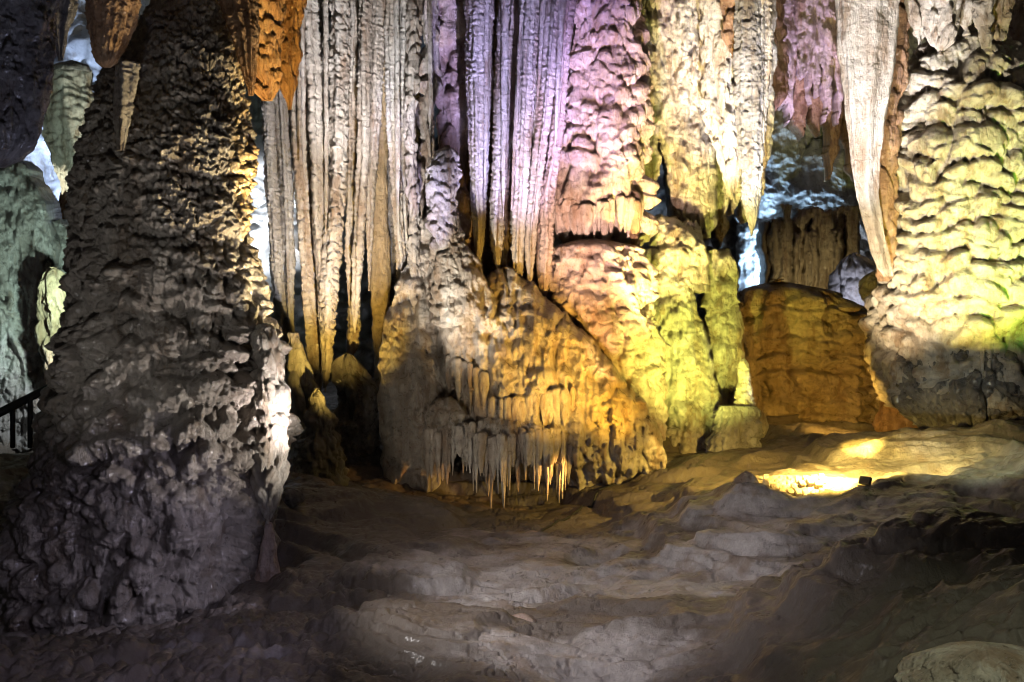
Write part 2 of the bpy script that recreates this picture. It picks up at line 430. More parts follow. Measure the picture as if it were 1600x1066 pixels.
# ------------------------------------------------------------------ materials
def mat_stone(name, c1, c2, c3, rough=0.45, bump=0.75, scale=1.0, spec=0.5, wet=0.12):
    m = bpy.data.materials.new(name); m.use_nodes = True
    nt = m.node_tree; N = nt.nodes; Lk = nt.links
    b = N['Principled BSDF']
    geo = N.new('ShaderNodeNewGeometry')
    mp = N.new('ShaderNodeMapping'); mp.inputs['Scale'].default_value = (2.2 * scale, 2.2 * scale, 0.45 * scale)
    Lk.new(geo.outputs['Position'], mp.inputs['Vector'])
    n1 = N.new('ShaderNodeTexNoise'); n1.inputs['Scale'].default_value = 1.0; n1.inputs['Detail'].default_value = 6; n1.inputs['Roughness'].default_value = 0.6
    Lk.new(mp.outputs[0], n1.inputs['Vector'])
    r1 = N.new('ShaderNodeValToRGB')
    e = r1.color_ramp.elements
    e[0].position = 0.34; e[0].color = (*c3, 1); e[1].position = 0.66; e[1].color = (*c1, 1)
    x = e.new(0.5); x.color = (*c2, 1)
    Lk.new(n1.outputs['Fac'], r1.inputs['Fac'])
    n2 = N.new('ShaderNodeTexNoise'); n2.inputs['Scale'].default_value = 5.0 * scale; n2.inputs['Detail'].default_value = 8; n2.inputs['Roughness'].default_value = 0.7
    Lk.new(geo.outputs['Position'], n2.inputs['Vector'])
    mr = N.new('ShaderNodeMapRange'); mr.inputs['From Min'].default_value = 0.3; mr.inputs['From Max'].default_value = 0.7
    mr.inputs['To Min'].default_value = 0.62; mr.inputs['To Max'].default_value = 1.18
    Lk.new(n2.outputs['Fac'], mr.inputs['Value'])
    mx = N.new('ShaderNodeMix'); mx.data_type = 'RGBA'; mx.blend_type = 'MULTIPLY'; mx.inputs['Factor'].default_value = 1.0
    Lk.new(r1.outputs['Color'], mx.inputs['A']); Lk.new(mr.outputs[0], mx.inputs['B'])
    mp4 = N.new('ShaderNodeMapping'); mp4.inputs['Scale'].default_value = (1.5 * scale, 1.5 * scale, 0.3 * scale); mp4.inputs['Location'].default_value = (7.3, 1.1, 4.2)
    Lk.new(geo.outputs['Position'], mp4.inputs['Vector'])
    n4 = N.new('ShaderNodeTexNoise'); n4.inputs['Scale'].default_value = 1.3; n4.inputs['Detail'].default_value = 9; n4.inputs['Roughness'].default_value = 0.68
    Lk.new(mp4.outputs[0], n4.inputs['Vector'])
    m4 = N.new('ShaderNodeMapRange'); m4.interpolation_type = 'SMOOTHSTEP'; m4.inputs['From Min'].default_value = 0.52; m4.inputs['From Max'].default_value = 0.64; m4.inputs['To Max'].default_value = 0.75
    Lk.new(n4.outputs['Fac'], m4.inputs['Value'])
    mx4 = N.new('ShaderNodeMix'); mx4.data_type = 'RGBA'
    mx4.inputs['B'].default_value = (c3[0] * 0.72, c3[1] * 0.60, c3[2] * 0.48, 1)
    Lk.new(m4.outputs[0], mx4.inputs['Factor']); Lk.new(mx.outputs['Result'], mx4.inputs['A'])
    Lk.new(mx4.outputs['Result'], b.inputs['Base Color'])
    n3 = N.new('ShaderNodeTexNoise'); n3.inputs['Scale'].default_value = 9.0 * scale; n3.inputs['Detail'].default_value = 6; n3.inputs['Roughness'].default_value = 0.72
    mp3 = N.new('ShaderNodeMapping'); mp3.inputs['Scale'].default_value = (1, 1, 0.55)
    Lk.new(geo.outputs['Position'], mp3.inputs['Vector']); Lk.new(mp3.outputs[0], n3.inputs['Vector'])
    bp = N.new('ShaderNodeBump'); bp.inputs['Strength'].default_value = bump; bp.inputs['Distance'].default_value = 0.30
    Lk.new(n3.outputs['Fac'], bp.inputs['Height'])
    Lk.new(bp.outputs[0], b.inputs['Normal'])
    rr = N.new('ShaderNodeMapRange'); rr.inputs['From Min'].default_value = 0.35; rr.inputs['From Max'].default_value = 0.65; rr.inputs['To Min'].default_value = rough - 0.25; rr.inputs['To Max'].default_value = rough + 0.2
    Lk.new(n2.outputs['Fac'], rr.inputs['Value']); Lk.new(rr.outputs[0], b.inputs['Roughness'])
    b.inputs['Specular IOR Level'].default_value = spec
    b.inputs['Coat Weight'].default_value = wet; b.inputs['Coat Roughness'].default_value = 0.22
    return m

def mat_plain(name, col, rough=0.5, metal=0.0, emit=None, es=0.0):
    m = bpy.data.materials.new(name); m.use_nodes = True
    N = m.node_tree.nodes; b = N['Principled BSDF']
    n = N.new('ShaderNodeTexNoise'); n.inputs['Scale'].default_value = 30
    r = N.new('ShaderNodeMapRange'); r.inputs['To Min'].default_value = rough - 0.1; r.inputs['To Max'].default_value = rough + 0.1
    m.node_tree.links.new(n.outputs['Fac'], r.inputs['Value']); m.node_tree.links.new(r.outputs[0], b.inputs['Roughness'])
    b.inputs['Base Color'].default_value = (*col, 1); b.inputs['Metallic'].default_value = metal
    if emit:
        b.inputs['Emission Color'].default_value = (*emit, 1); b.inputs['Emission Strength'].default_value = es
    return m

CALC = mat_stone('calcite', (0.50, 0.45, 0.38), (0.42, 0.36, 0.29), (0.30, 0.23, 0.17))
PALE = mat_stone('pale_calcite', (0.58, 0.54, 0.47), (0.47, 0.42, 0.35), (0.32, 0.25, 0.18))
GREY = mat_stone('grey_calcite', (0.36, 0.35, 0.34), (0.29, 0.27, 0.25), (0.20, 0.18, 0.16))
UMBER = mat_stone('iron_stained_calcite', (0.42, 0.28, 0.17), (0.34, 0.20, 0.11), (0.20, 0.11, 0.06))
DARK = mat_stone('dark_wet_and_shaded_calcite', (0.22, 0.20, 0.18), (0.16, 0.145, 0.13), (0.10, 0.085, 0.075), rough=0.38, spec=0.5, wet=0.4)  # dark wet stone; also carries painted shade on one slab and the underside
COLM = mat_stone('brown_calcite', (0.34, 0.30, 0.25), (0.27, 0.23, 0.19), (0.18, 0.15, 0.12), rough=0.42, spec=0.5, wet=0.35)
ROSE = mat_stone('rose_calcite', (0.52, 0.42, 0.37), (0.44, 0.34, 0.29), (0.32, 0.22, 0.17))
WALLM = mat_stone('cave_wall_rock', (0.50, 0.50, 0.50), (0.40, 0.40, 0.40), (0.26, 0.25, 0.24), scale=0.35, bump=0.6)
OCHRE = mat_stone('ochre_calcite', (0.40, 0.31, 0.19), (0.32, 0.24, 0.14), (0.22, 0.155, 0.09))
STEEL = mat_plain('dark_painted_steel', (0.02, 0.02, 0.022), 0.5, 0.3)
# ------------------------------------------------------------------ the cave floor
def rbf_floor():
    pts = [  # px, py, distance
        (960, 690, 29), (1040, 683, 29), (1200, 682, 29), (1400, 682, 29), (1600, 668, 29), (1900, 650, 29),
        (540, 748, 25), (620, 768, 25), (750, 800, 24.3), (880, 780, 25), (980, 722, 26.5),
        (440, 800, 21.5), (520, 770, 23), (470, 880, 19.5), (300, 960, 19), (150, 1000, 18), (0, 1010, 18),
        (700, 850, 21), (860, 820, 22.5), (1000, 790, 23.5), (1000, 850, 19.5), (1080, 775, 22.8),
        (1160, 752, 20.5), (1100, 800, 19.8), (1230, 782, 20.5), (1330, 745, 22), (1380, 720, 23), (1250, 722, 26), (1350, 692, 26.5),
        (1500, 745, 22), (1600, 720, 22), (1450, 800, 19), (1600, 830, 18), (1300, 850, 18.2), (1200, 850, 18.2),
        (800, 905, 18), (950, 880, 18), (1100, 930, 16), (700, 930, 17), (560, 940, 17), (930, 960, 15.6), (600, 990, 15.2),
        (400, 940, 18), (350, 1066, 13.5), (150, 1066, 14), (600, 1066, 13), (850, 1020, 14.2), (950, 1066, 12.5), (1100, 1010, 13.6),
        (1200, 960, 13.8), (1330, 905, 13.2), (1500, 900, 12.2), (1600, 915, 11.4), (1250, 1066, 11), (1450, 1066, 10.3), (1600, 1066, 9.8), (1800, 1000, 10)]
    A = []
    for px, py, D in pts:
        p = P(px, py, D); A.append((p.x, p.y, p.z))
    for x in (-30, -15, 0, 15, 30):
        A += [(x, 36, 1.9), (x, 50, 2.5), (x, 64, 3.5), (x, 4, 0.8), (x, -6, 0.8)]
    A += [(-14, 20, 2.2), (-14, 12, 1.6), (16, 20, 3.5), (15, 12, 2.2), (-22, 24, 3)]
    A = np.array(A)
    def ph(r2): return np.where(r2 > 1e-9, r2 * np.log(np.maximum(r2, 1e-9)) * 0.5, 0)
    n = len(A)
    K = ph((A[:, None, 0] - A[None, :, 0]) ** 2 + (A[:, None, 1] - A[None, :, 1]) ** 2) + 0.4 * np.eye(n)
    Pm = np.c_[np.ones(n), A[:, :2]]
    M = np.block([[K, Pm], [Pm.T, np.zeros((3, 3))]])
    w = np.linalg.solve(M, np.r_[A[:, 2], 0, 0, 0])
    def f(x, y):
        z = w[n] + w[n + 1] * x + w[n + 2] * y
        for k in range(n):
            z = z + w[k] * ph((x - A[k, 0]) ** 2 + (y - A[k, 1]) ** 2)
        return z
    return f
FLOOR0 = rbf_floor()

def ground_z(x, y):
    z = FLOOR0(x, y)
    wx = x + 0.8 * vn(x * 0.25, y * 0.3, 41); wy = y + 0.6 * vn(x * 0.3, y * 0.25, 42)
    z = z + 0.40 * fbm(wx * 0.20, wy * 0.38, 1, 3, 0.4)
    # rounded shelves stepping up away from the eye
    g = 0.9 * fbm(wx * 0.16, wy * 0.30, 9, 3)
    t = z / 0.42 + g; f = t - np.floor(t)
    up = sstep(0.0, 0.55, f) * 0.85 + 0.15 * f
    amt = 0.40 * sstep(10, 13, y) * sstep(40, 30, y)
    z = z + (up - f) * amt
    t = z / 0.15 + 1.1 * fbm(wx * 0.45, wy * 0.7, 19, 3); f = t - np.floor(t)
    z = z + (sstep(0.0, 0.4, f) - f) * 0.12 * np.clip(0.5 + vn(x * .3, y * .3, 23), 0, 1)
    r = 1 - np.abs(vn(wx * 0.34 + wy * 0.1, wy * 0.95 - wx * 0.22, 7)) * 2
    z = z + 0.07 * np.clip(r, 0, 1) ** 2
    z = z + 0.030 * fbm(x * 2.1, y * 2.6, 3, 5, 0.6)
    ck = fbm(wx * 0.9, wy * 1.6, 33, 4); z = z - 0.06 * (1 - sstep(0, 0.05, np.abs(ck))) - 0.03 * sstep(.35, .7, vn(x * 1.3, y * 1.9, 35))
    # flowstone scallops where the big stalagmite runs out over the floor
    mk = sstep(-0.6, -3.0, x) * sstep(19, 17, y) * sstep(10.5, 12, y)
    z = z + mk * (0.20 * lobes(x * 100, -y * 70 + 30 * vn(x, y, 4), 26, 22, 77, 7, 0.2) + 0.05 * lobes(x * 100, -y * 70, 12, 10, 78, 4, 0.2))
    # ropy rock in the near right corner
    mk2 = sstep(2.4, 4.6, x) * sstep(15.5, 13.5, y)
    q = vn(x * 1.1 + y * 0.9 + 0.7 * vn(x * .5, y * .5, 8), (y - x * 0.5) * 2.6, 5)
    z = z + mk2 * (0.10 * (1 - 2 * np.abs(q)) + 0.05 * fbm(x * 2.2, y * 2.2, 6, 4))
    return z

def ground():
    nr, ncol = 1100, 1000
    s = np.linspace(0, 1, nr)
    Y = 7.0 * (66 / 7.0) ** s
    rel = np.sign(np.linspace(-1, 1, ncol)) * np.abs(np.linspace(-1, 1, ncol)) ** 1.25
    X = rel[None, :] * (0.62 * Y[:, None] + 8)
    YY = np.repeat(Y[:, None], ncol, 1)
    # wide skirts so the sheet runs on past the frame and under the camera
    Z = ground_z(X, YY)
    V = np.stack([X, YY, Z], -1)
    me = grid_mesh('ground', V, False)
    # mud and bare calcite as patches of the rock itself
    x = X.ravel(); y = YY.ravel()
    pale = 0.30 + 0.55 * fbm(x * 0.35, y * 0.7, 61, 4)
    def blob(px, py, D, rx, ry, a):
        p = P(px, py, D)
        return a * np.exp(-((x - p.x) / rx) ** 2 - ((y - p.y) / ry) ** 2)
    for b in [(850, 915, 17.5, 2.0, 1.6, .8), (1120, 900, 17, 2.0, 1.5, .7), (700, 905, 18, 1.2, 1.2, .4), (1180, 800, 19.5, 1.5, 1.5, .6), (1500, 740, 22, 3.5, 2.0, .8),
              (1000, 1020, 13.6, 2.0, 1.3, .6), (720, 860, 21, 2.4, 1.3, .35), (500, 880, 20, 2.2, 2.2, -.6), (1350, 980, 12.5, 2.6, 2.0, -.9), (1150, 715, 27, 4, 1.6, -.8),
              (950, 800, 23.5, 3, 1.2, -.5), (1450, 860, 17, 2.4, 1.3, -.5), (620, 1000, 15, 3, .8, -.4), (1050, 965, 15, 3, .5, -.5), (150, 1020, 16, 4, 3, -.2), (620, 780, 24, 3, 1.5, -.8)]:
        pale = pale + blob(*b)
    at = me.attributes.new('pale', 'FLOAT', 'POINT')
    at.data.foreach_set('value', np.clip(pale, 0, 1).astype(np.float32))
    m = mat_stone('floor_rock', (0.40, 0.37, 0.35), (0.34, 0.31, 0.29), (0.26, 0.23, 0.21), rough=0.5, bump=0.45, scale=0.8, spec=0.5, wet=0.1)
    nt = m.node_tree; N = nt.nodes
    b = N['Principled BSDF']; src = b.inputs['Base Color'].links[0].from_socket
    a = N.new('ShaderNodeAttribute'); a.attribute_name = 'pale'
    nn = N.new('ShaderNodeTexNoise'); nn.inputs['Scale'].default_value = 2.6; nn.inputs['Detail'].default_value = 8; nn.inputs['Roughness'].default_value = .65
    g = N.new('ShaderNodeNewGeometry'); nt.links.new(g.outputs['Position'], nn.inputs['Vector'])
    ad = N.new('ShaderNodeMath'); ad.operation = 'MULTIPLY_ADD'; ad.inputs[1].default_value = 1.2; ad.inputs[2].default_value = -0.6
    nt.links.new(nn.outputs['Fac'], ad.inputs[0])
    s2 = N.new('ShaderNodeMath'); s2.operation = 'ADD'; nt.links.new(ad.outputs[0], s2.inputs[0]); nt.links.new(a.outputs['Fac'], s2.inputs[1])
    mr = N.new('ShaderNodeMapRange'); mr.interpolation_type = 'SMOOTHSTEP'; mr.inputs['From Min'].default_value = .28; mr.inputs['From Max'].default_value = .92
    nt.links.new(s2.outputs[0], mr.inputs['Value'])
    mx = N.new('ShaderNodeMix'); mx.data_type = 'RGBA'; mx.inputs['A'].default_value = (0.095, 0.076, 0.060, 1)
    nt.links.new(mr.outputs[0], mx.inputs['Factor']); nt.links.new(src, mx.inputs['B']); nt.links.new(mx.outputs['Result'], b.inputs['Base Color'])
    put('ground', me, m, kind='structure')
ground()

def rock_sheet(name, fx, nu, nv, T, mat, amp, kind='structure', **kw):
    u = np.linspace(0, 1, nu); v = np.linspace(0, 1, nv)
    U, Vv = np.meshgrid(u, v)
    me = grid_mesh(name, fx(U, Vv), False)
    return put(name, me, mat, kind=kind, **kw)

def far_wall(U, V):
    ang = (U - 0.5) * 2.3
    x = 62 * np.sin(ang); y = 62 * np.cos(ang) - 6
    z = -2 + V * 34
    d = 2.6 * fbm(U * 22, V * 6, 201, 5, 0.55) + 0.8 * (1 - 2 * np.abs(vn(U * 90 + vn(U * 20, V * 8, 3), V * 9, 205))) + 1.0 * lobes(U * 1000, -V * 300, 24, 20, 210, 5, .3)
    r = 1 - d / 62
    return np.stack([x * r, (y + 6) * r - 6, z], -1)
rock_sheet('cave_wall', far_wall, 900, 420, None, WALLM, 0)

def roof(U, V):
    D = 6 + V * 56
    x = (U - 0.5) * 2.0 * (D * 0.75 + 8)
    z = CZ + 0.36 * D + 2.5 + 0.7 * fbm(x * 0.2, D * 0.2, 301, 4)
    return np.stack([x, D, z], -1)
rock_sheet('ceiling', roof, 200, 200, None, GREY, 0)

# ------------------------------------------------------------------ relief recipes
SCALL = [('lobe', 62, 44, 11, 6), ('lobe', 24, 17, 5, 4), ('grain', 7, 1.1)]
SCALS = [('lump', 60, 60, 8), ('lobe', 30, 20, 7, 4), ('lobe', 13, 10, 3, 3), ('grain', 5, .8)]
DRAPE = [('flute', 15, 6.5, 2600), ('flute', 5, 1.8, 900), ('ring', 9, 1.3), ('grain', 5, 1.8)]
DRAPF = [('flute', 16, 6.5, 1800), ('ring', 8, 1.8), ('lobe', 18, 16, 1.6, 3), ('grain', 4, 1.5)]
ICICL = [('flute', 40, 7, 400), ('lobe', 30, 60, 9, 5, .4), ('lobe', 13, 34, 4, 4, .4), ('flute', 9, 1.6, 120), ('grain', 5, .9)]
FLOWS = [('flute', 46, 8, 300), ('lump', 80, 90, 10), ('lobe', 46, 40, 7, 6, .4), ('flute', 12, 1.8, 160), ('grain', 6, .8)]
ROUGH = [('flute', 60, 12, 380), ('lump', 60, 90, 12), ('flute', 26, 4, 140), ('lobe', 34, 46, 7, 5), ('flute', 9, 1.4, 60), ('grain', 6, 1.2)]

# ------------------------------------------------------------------ left: the tall stalagmite and its neighbours
colm = stone('giant_stalagmite', 20, [(-60, 235, 335), (0, 228, 352), (60, 190, 372), (100, 165, 388), (180, 141, 390), (243, 127, 396), (314, 124, 388),
      (370, 121, 392), (405, 121, 398), (440, 124, 400), (490, 132, 406), (520, 132, 428), (560, 124, 432), (600, 112, 436), (650, 96, 438), (690, 84, 434), (760, 66, 424),
      (830, 46, 414), (900, 20, 400), (960, -10, 388), (1010, -40, 384), (1050, -60, 384)],
      [('lump', 110, 90, 9), ('lobe', 74, 52, 19, 7, .45, (360, 480, 1100, 1200)), ('lobe', 44, 30, 9, 5, .35, (100, 240, 1100, 1200)), ('lobe', 28, 19, 6, 4, .30, (-60, 0, 500, 700)), ('lobe', 15, 12, 5, 4, .2, (-60, 0, 330, 460)), ('lobe', 16, 12, 1.8, 3), ('flute', 9, 1.6, 60), ('grain', 5, 1.0)], COLM, depth=0.72, step=1.6, bank=0.03,
      edge=5, mapx=True, label='huge dark stalagmite covered in knobbly flowstone scallops, broad at its foot', cat='stalagmite')
stone('flowstone_apron', 18.9, [(505, 398, 428), (560, 398, 440), (600, 400, 446), (650, 402, 450), (700, 402, 449), (740, 403, 446), (775, 405, 438), (800, 409, 431), (818, 416, 421)],
      [('lobe', 44, 44, 9, 6, .5), ('lobe', 18, 20, 3, 4), ('flute', 8, 1.2, 80)], PALE, depth=0.9, parent=colm, edge=3, label='bright row of lobes hanging down the right edge')
stone('stalactite', 18.6, [(0, 140, 214), (50, 142, 205), (80, 146, 192), (100, 152, 180), (106, 160, 172)], DRAPF, UMBER, hang=True, group='dark stalactites in the upper left corner',
      label='short brown stalactite touching the shoulder of the huge dark stalagmite', cat='stalactite')
stone('stalactite', 18.3, [(95, 186, 216), (130, 184, 212), (190, 180, 200), (235, 184, 193)], DRAPF, COLM, depth=.8, group='small spikes on the huge stalagmite',
      label='thin pale spike stuck to the upper left face of the huge stalagmite', cat='stalactite', tip=0)
stone('stalactite', 19.5, [(0, 345, 398), (50, 362, 402), (110, 378, 400), (150, 388, 396)], DRAPF, UMBER, hang=True, group='orange stalactites beside the huge stalagmite',
      label='dark brown stalactite behind the top right shoulder of the huge stalagmite', cat='stalactite')
stone('stalactite', 21.5, [(0, 378, 438), (60, 382, 436), (85, 390, 437), (120, 394, 436), (140, 398, 434), (158, 408, 426)], [('lobe', 26, 26, 6, 4), ('lobe', 12, 60, 3, 4), ('flute', 14, 2.5, 300)], UMBER, hang=True,
      group='orange stalactites beside the huge stalagmite', label='orange lumpy stalactite with a blunt end touching the huge stalagmite', cat='stalactite')
stone('stalactite', 22.5, [(0, 432, 474), (40, 433, 468), (90, 436, 465), (130, 440, 463), (172, 450, 457)], [('lobe', 20, 30, 5, 4), ('flute', 12, 3, 300), ('grain', 5, 1)], UMBER, hang=True,
      group='orange stalactites beside the huge stalagmite', label='orange pointed stalactite in front of the grey curtains', cat='stalactite')
stone('stalactite', 14, [(0, -80, 78), (127, -80, 69), (203, -70, 60), (230, -60, 48), (250, -40, 28), (262, -25, 5)], [('flute', 60, 14, 500), ('lump', 40, 60, 7), ('flute', 18, 4, 300), ('lobe', 26, 40, 4, 5), ('ring', 14, 2), ('grain', 6, 1.4)], DARK, hang=True,
      label='big blunt black stalactite in the upper left corner', cat='stalactite', group='dark stalactites in the upper left corner')
stone('stalactite', 17, [(0, 76, 118), (40, 80, 108), (70, 86, 101), (95, 92, 96)], DRAPF, DARK, hang=True,
      label='pointed black stalactite just right of the big blunt black one', cat='stalactite', group='dark stalactites in the upper left corner')
# distant pieces seen past the stalagmite on the left
fc = stone('flowstone_curtain', 32, [(96, 82, 130), (106, 70, 142), (140, 68, 146), (200, 72, 144), (250, 82, 136), (280, 92, 122), (298, 98, 108)],
      [('lobe', 26, 14, 4, 4), ('flute', 10, 3.4, 400), ('grain', 4, .6)], PALE, depth=0.5, rag=8, label='pale flowstone curtain hanging far behind, left of the huge stalagmite', cat='flowstone')
stone('boulder_cap', 31.8, [(94, 100, 124), (102, 84, 140), (112, 78, 142)], [('lump', 20, 14, 3)], DARK, depth=.5, parent=fc)
stone('rock_pillar', 36, [(285, 96, 132), (380, 98, 135), (450, 90, 140), (560, 70, 150)], ROUGH, UMBER, depth=.5, label='reddish rock pillar far behind, left edge of the huge stalagmite', cat='rock')
lr, LF = mass('flowstone_bank', [
    (28.5, .7, .003, [(248, -60, 30), (262, -70, 45), (300, -75, 62), (345, -80, 84), (400, -80, 92), (480, -80, 90), (560, -80, 88), (700, -80, 80)]),
    (28.8, .8, .002, [(340, 40, 96), (380, 36, 112), (450, 50, 122), (520, 60, 128), (600, 66, 140), (700, 60, 150)]),
    (27.6, .7, .002, [(430, -40, 50), (470, -50, 62), (540, -40, 70), (600, -50, 66), (700, -60, 70)]),
    (27.0, .7, .002, [(556, 0, 46), (580, -10, 66), (620, -20, 90), (700, -30, 110)]),
    ], (-75, 150, 240, 705, 29.6), [('lump', 50, 60, 14), ('flute', 26, 7, 90), ('lobe', 26, 40, 7, 5, .5), ('flute', 9, 3, 60), ('lobe', 12, 14, 3, 4), ('grain', 5, 1.6)], GREY, k=.1, seed=177, label='greenish grey bank of dripping flowstone behind the handrail', cat='flowstone')
stone('stalagmite', 25.5, [(418, 74, 94), (440, 66, 108), (500, 64, 112), (560, 70, 108), (600, 72, 104)], ICICL, OCHRE, depth=.6, label='yellowish stub of flowstone above the handrail', cat='stalagmite')
# handrail
hr = bpy.data.objects.new('handrail', None); C.objects.link(hr); hr.location = P(40, 690, 22)
hr['label'] = 'dark handrail sloping up behind the foot of the huge stalagmite'; hr['category'] = 'handrail'
def bar(name, a, b, r, parent):
    a, b = P(*a), P(*b); d = (b - a)
    q = d.to_track_quat('Z', 'Y').to_matrix()
    ss = []
    sec = [(math.cos(t) ** 1, math.sin(t)) for t in [math.pi * 2 * k / 12 for k in range(12)]]
    for f in (0, 0.02, 0.5, 0.98, 1.0):
        rr = r * (0.85 if f in (0, 1.0) else 1)
        ss.append([a + d * f + q @ Vector((c * rr, s_ * rr, 0)) for c, s_ in sec])
    V = np.array([[tuple(p) for p in row] for row in ss])
    base = np.array(tuple(a))
    return put(name, grid_mesh(name, V - base, True), STEEL, tuple(a), parent)
bar('rail', (-30, 660, 21.5), (93, 598, 22.6), 0.095, hr)
for px, py in ((-16, 655), (20, 636), (47, 622), (73, 608)):
    bar('post', (px, 700, 22.1), (px, py, 22.1), 0.055, hr)

# ------------------------------------------------------------------ middle: the long curtains
G1 = 'long stalactite curtains in the middle'
CUR = [0]
def cur(D, pts, label, T=DRAPE, mat=CALC, group=G1, depth=1.7, **kw):
    CUR[0] += 1
    D += (-0.35, 0.25, 0.0, 0.45)[CUR[0] % 4]
    pts = [(y, l + (r - l) * .13, r - (r - l) * .13) for y, l, r in pts]
    return stone('stalactite', D, pts, T, mat, hang=True, depth=depth, edge=1.3, sq=1.45, label=label, cat='stalactite', group=group, **kw)
cur(27.5, [(0, 400, 426), (130, 405, 430), (300, 414, 440), (455, 424, 446), (520, 431, 451), (590, 442, 457)], 'blue grey curtain blade nearest the huge stalagmite', mat=GREY)
cur(27.8, [(0, 424, 452), (100, 425, 453), (300, 437, 459), (455, 443, 462), (602, 452, 460)], 'second blue grey curtain blade from the huge stalagmite', mat=GREY)
cur(27.2, [(0, 452, 478), (165, 449, 482), (355, 463, 492), (455, 468, 500), (540, 476, 508), (600, 486, 504), (628, 494, 498)], 'yellowish curtain under the orange pointed stalactite, its tip almost on the small dark stalagmite', T=DRAPF)
cur(27.4, [(0, 474, 496), (250, 483, 505), (355, 486, 510), (455, 492, 514), (560, 498, 512), (606, 502, 508)], 'slim ringed yellowish curtain joined to the left of the widest one', T=DRAPF)
cur(27.7, [(0, 494, 515), (150, 496, 512), (300, 499, 509), (352, 503, 506)], 'thin short stalactite between two yellowish curtains')
cur(27.0, [(0, 514, 547), (150, 514, 547), (250, 513, 544), (355, 503, 538), (455, 498, 531), (530, 500, 526), (590, 503, 517), (612, 506, 510)], 'widest yellowish curtain with bumpy lower half', T=[('flute', 30, 3.6, 900), ('lobe', 16, 10, 3, 3), ('lump', 30, 60, 3), ('grain', 4, 1.0)])
cur(27.3, [(0, 543, 562), (300, 538, 557), (400, 539, 557), (506, 543, 564), (550, 541, 556), (585, 540, 545)], 'narrow curtain with a yellow lower end above a black gap')
cur(27.5, [(0, 561, 581), (250, 556, 577), (400, 550, 570), (480, 549, 563), (520, 552, 557)], 'narrow curtain ending beside the yellow tipped one')
cur(27.3, [(0, 580, 604), (200, 572, 594), (350, 570, 585), (455, 573, 579)], 'curtain tapering to a fine point over the orange slab')
stone('flowstone_slab', 28.6, [(0, 596, 618), (200, 580, 606), (330, 576, 606), (450, 577, 611), (560, 582, 618), (620, 588, 626)], [('lump', 40, 200, 5), ('flute', 30, 3, 900), ('grain', 5, .6)], OCHRE,
      hang=True, depth=.7, label='smooth orange slab standing between the curtains and the dark slab', cat='flowstone')
stone('flowstone_slab', 29.2, [(0, 590, 650), (300, 590, 660), (500, 600, 650), (600, 610, 650)], DRAPE, DARK, hang=True, depth=.5, label='dark shaded slab behind the curtains, right of the orange slab', cat='flowstone')  # shadowed formation, its shade put into the dark stone colour
cur(27.4, [(0, 601, 626), (200, 603, 624), (355, 614, 632), (455, 620, 637), (530, 626, 638)], 'pale lilac curtain just right of the dark shaded slab', mat=PALE)
cur(27.2, [(0, 623, 641), (200, 620, 636), (355, 626, 640), (506, 634, 642), (520, 636, 640)], 'slender pale curtain between two lilac ones', mat=PALE)
cur(27.0, [(0, 635, 662), (200, 630, 650), (300, 636, 656), (400, 638, 657), (506, 640, 660), (560, 642, 656)], 'lilac curtain with lumpy beads on its lower half', T=[('flute', 20, 3, 900), ('lobe', 22, 20, 4, 4), ('grain', 4, 1.0)])
cur(27.6, [(0, 656, 696), (100, 655, 690), (200, 653, 685), (300, 664, 684), (420, 660, 684), (540, 662, 680)], 'beige rough curtain ending on the knobbly stalagmite', T=ROUGH)
stone('flowstone_slab', 28.3, [(0, 684, 731), (200, 684, 731), (380, 690, 732), (520, 696, 730)], ROUGH, ROSE, hang=True, depth=.6, label='pinkish brown slab glowing orange below, behind the knobbly stalagmite', cat='flowstone')
G2 = 'violet stalactite curtains in the middle'
cur(27.0, [(0, 724, 768), (120, 726, 767), (253, 730, 764), (330, 734, 762), (380, 738, 758), (424, 744, 750)], 'broad violet curtain at the left end of the violet row', group=G2, T=DRAPE, mat=PALE)
cur(26.8, [(0, 760, 772), (120, 756, 769), (253, 750, 763), (355, 744, 755), (400, 742, 750)], 'thin bright edge in front of the broad violet curtain', group=G2, mat=PALE)
cur(27.2, [(0, 779, 793), (200, 771, 792), (355, 763, 788), (400, 770, 784), (428, 776, 780)], 'deep violet blade beside the black slit', group=G2, mat=PALE)
cur(27.4, [(0, 792, 811), (150, 788, 805), (300, 778, 796), (420, 782, 790)], 'dusky violet blade behind the deep violet one', group=G2)
cur(26.9, [(0, 811, 844), (200, 801, 833), (300, 798, 830), (355, 796, 824), (420, 799, 820), (450, 806, 814)], 'widest violet curtain with a white lit tip', group=G2, mat=PALE)
cur(26.6, [(0, 844, 855), (152, 829, 846), (280, 821, 834), (355, 813, 825), (398, 811, 816)], 'thin white curtain slanting across the widest violet one', group=G2, mat=PALE)
cur(27.0, [(0, 855, 876), (152, 843, 863), (280, 829, 848), (380, 820, 836), (444, 825, 831)], 'slanting brownish curtain with a slender tip', group=G2)
cur(26.8, [(0, 874, 902), (150, 864, 887), (253, 851, 877), (300, 840, 871), (380, 838, 869), (430, 838, 864), (460, 843, 856), (474, 846, 850)], 'pinkish curtain widening at its foot beside the rose column', group=G2, mat=ROSE)
stone('flowstone_slab', 29.4, [(0, 740, 905), (300, 720, 870), (420, 715, 860), (500, 720, 880)], DRAPE, OCHRE, hang=True, depth=.3, label='amber lit back wall seen between the violet curtains', cat='flowstone')

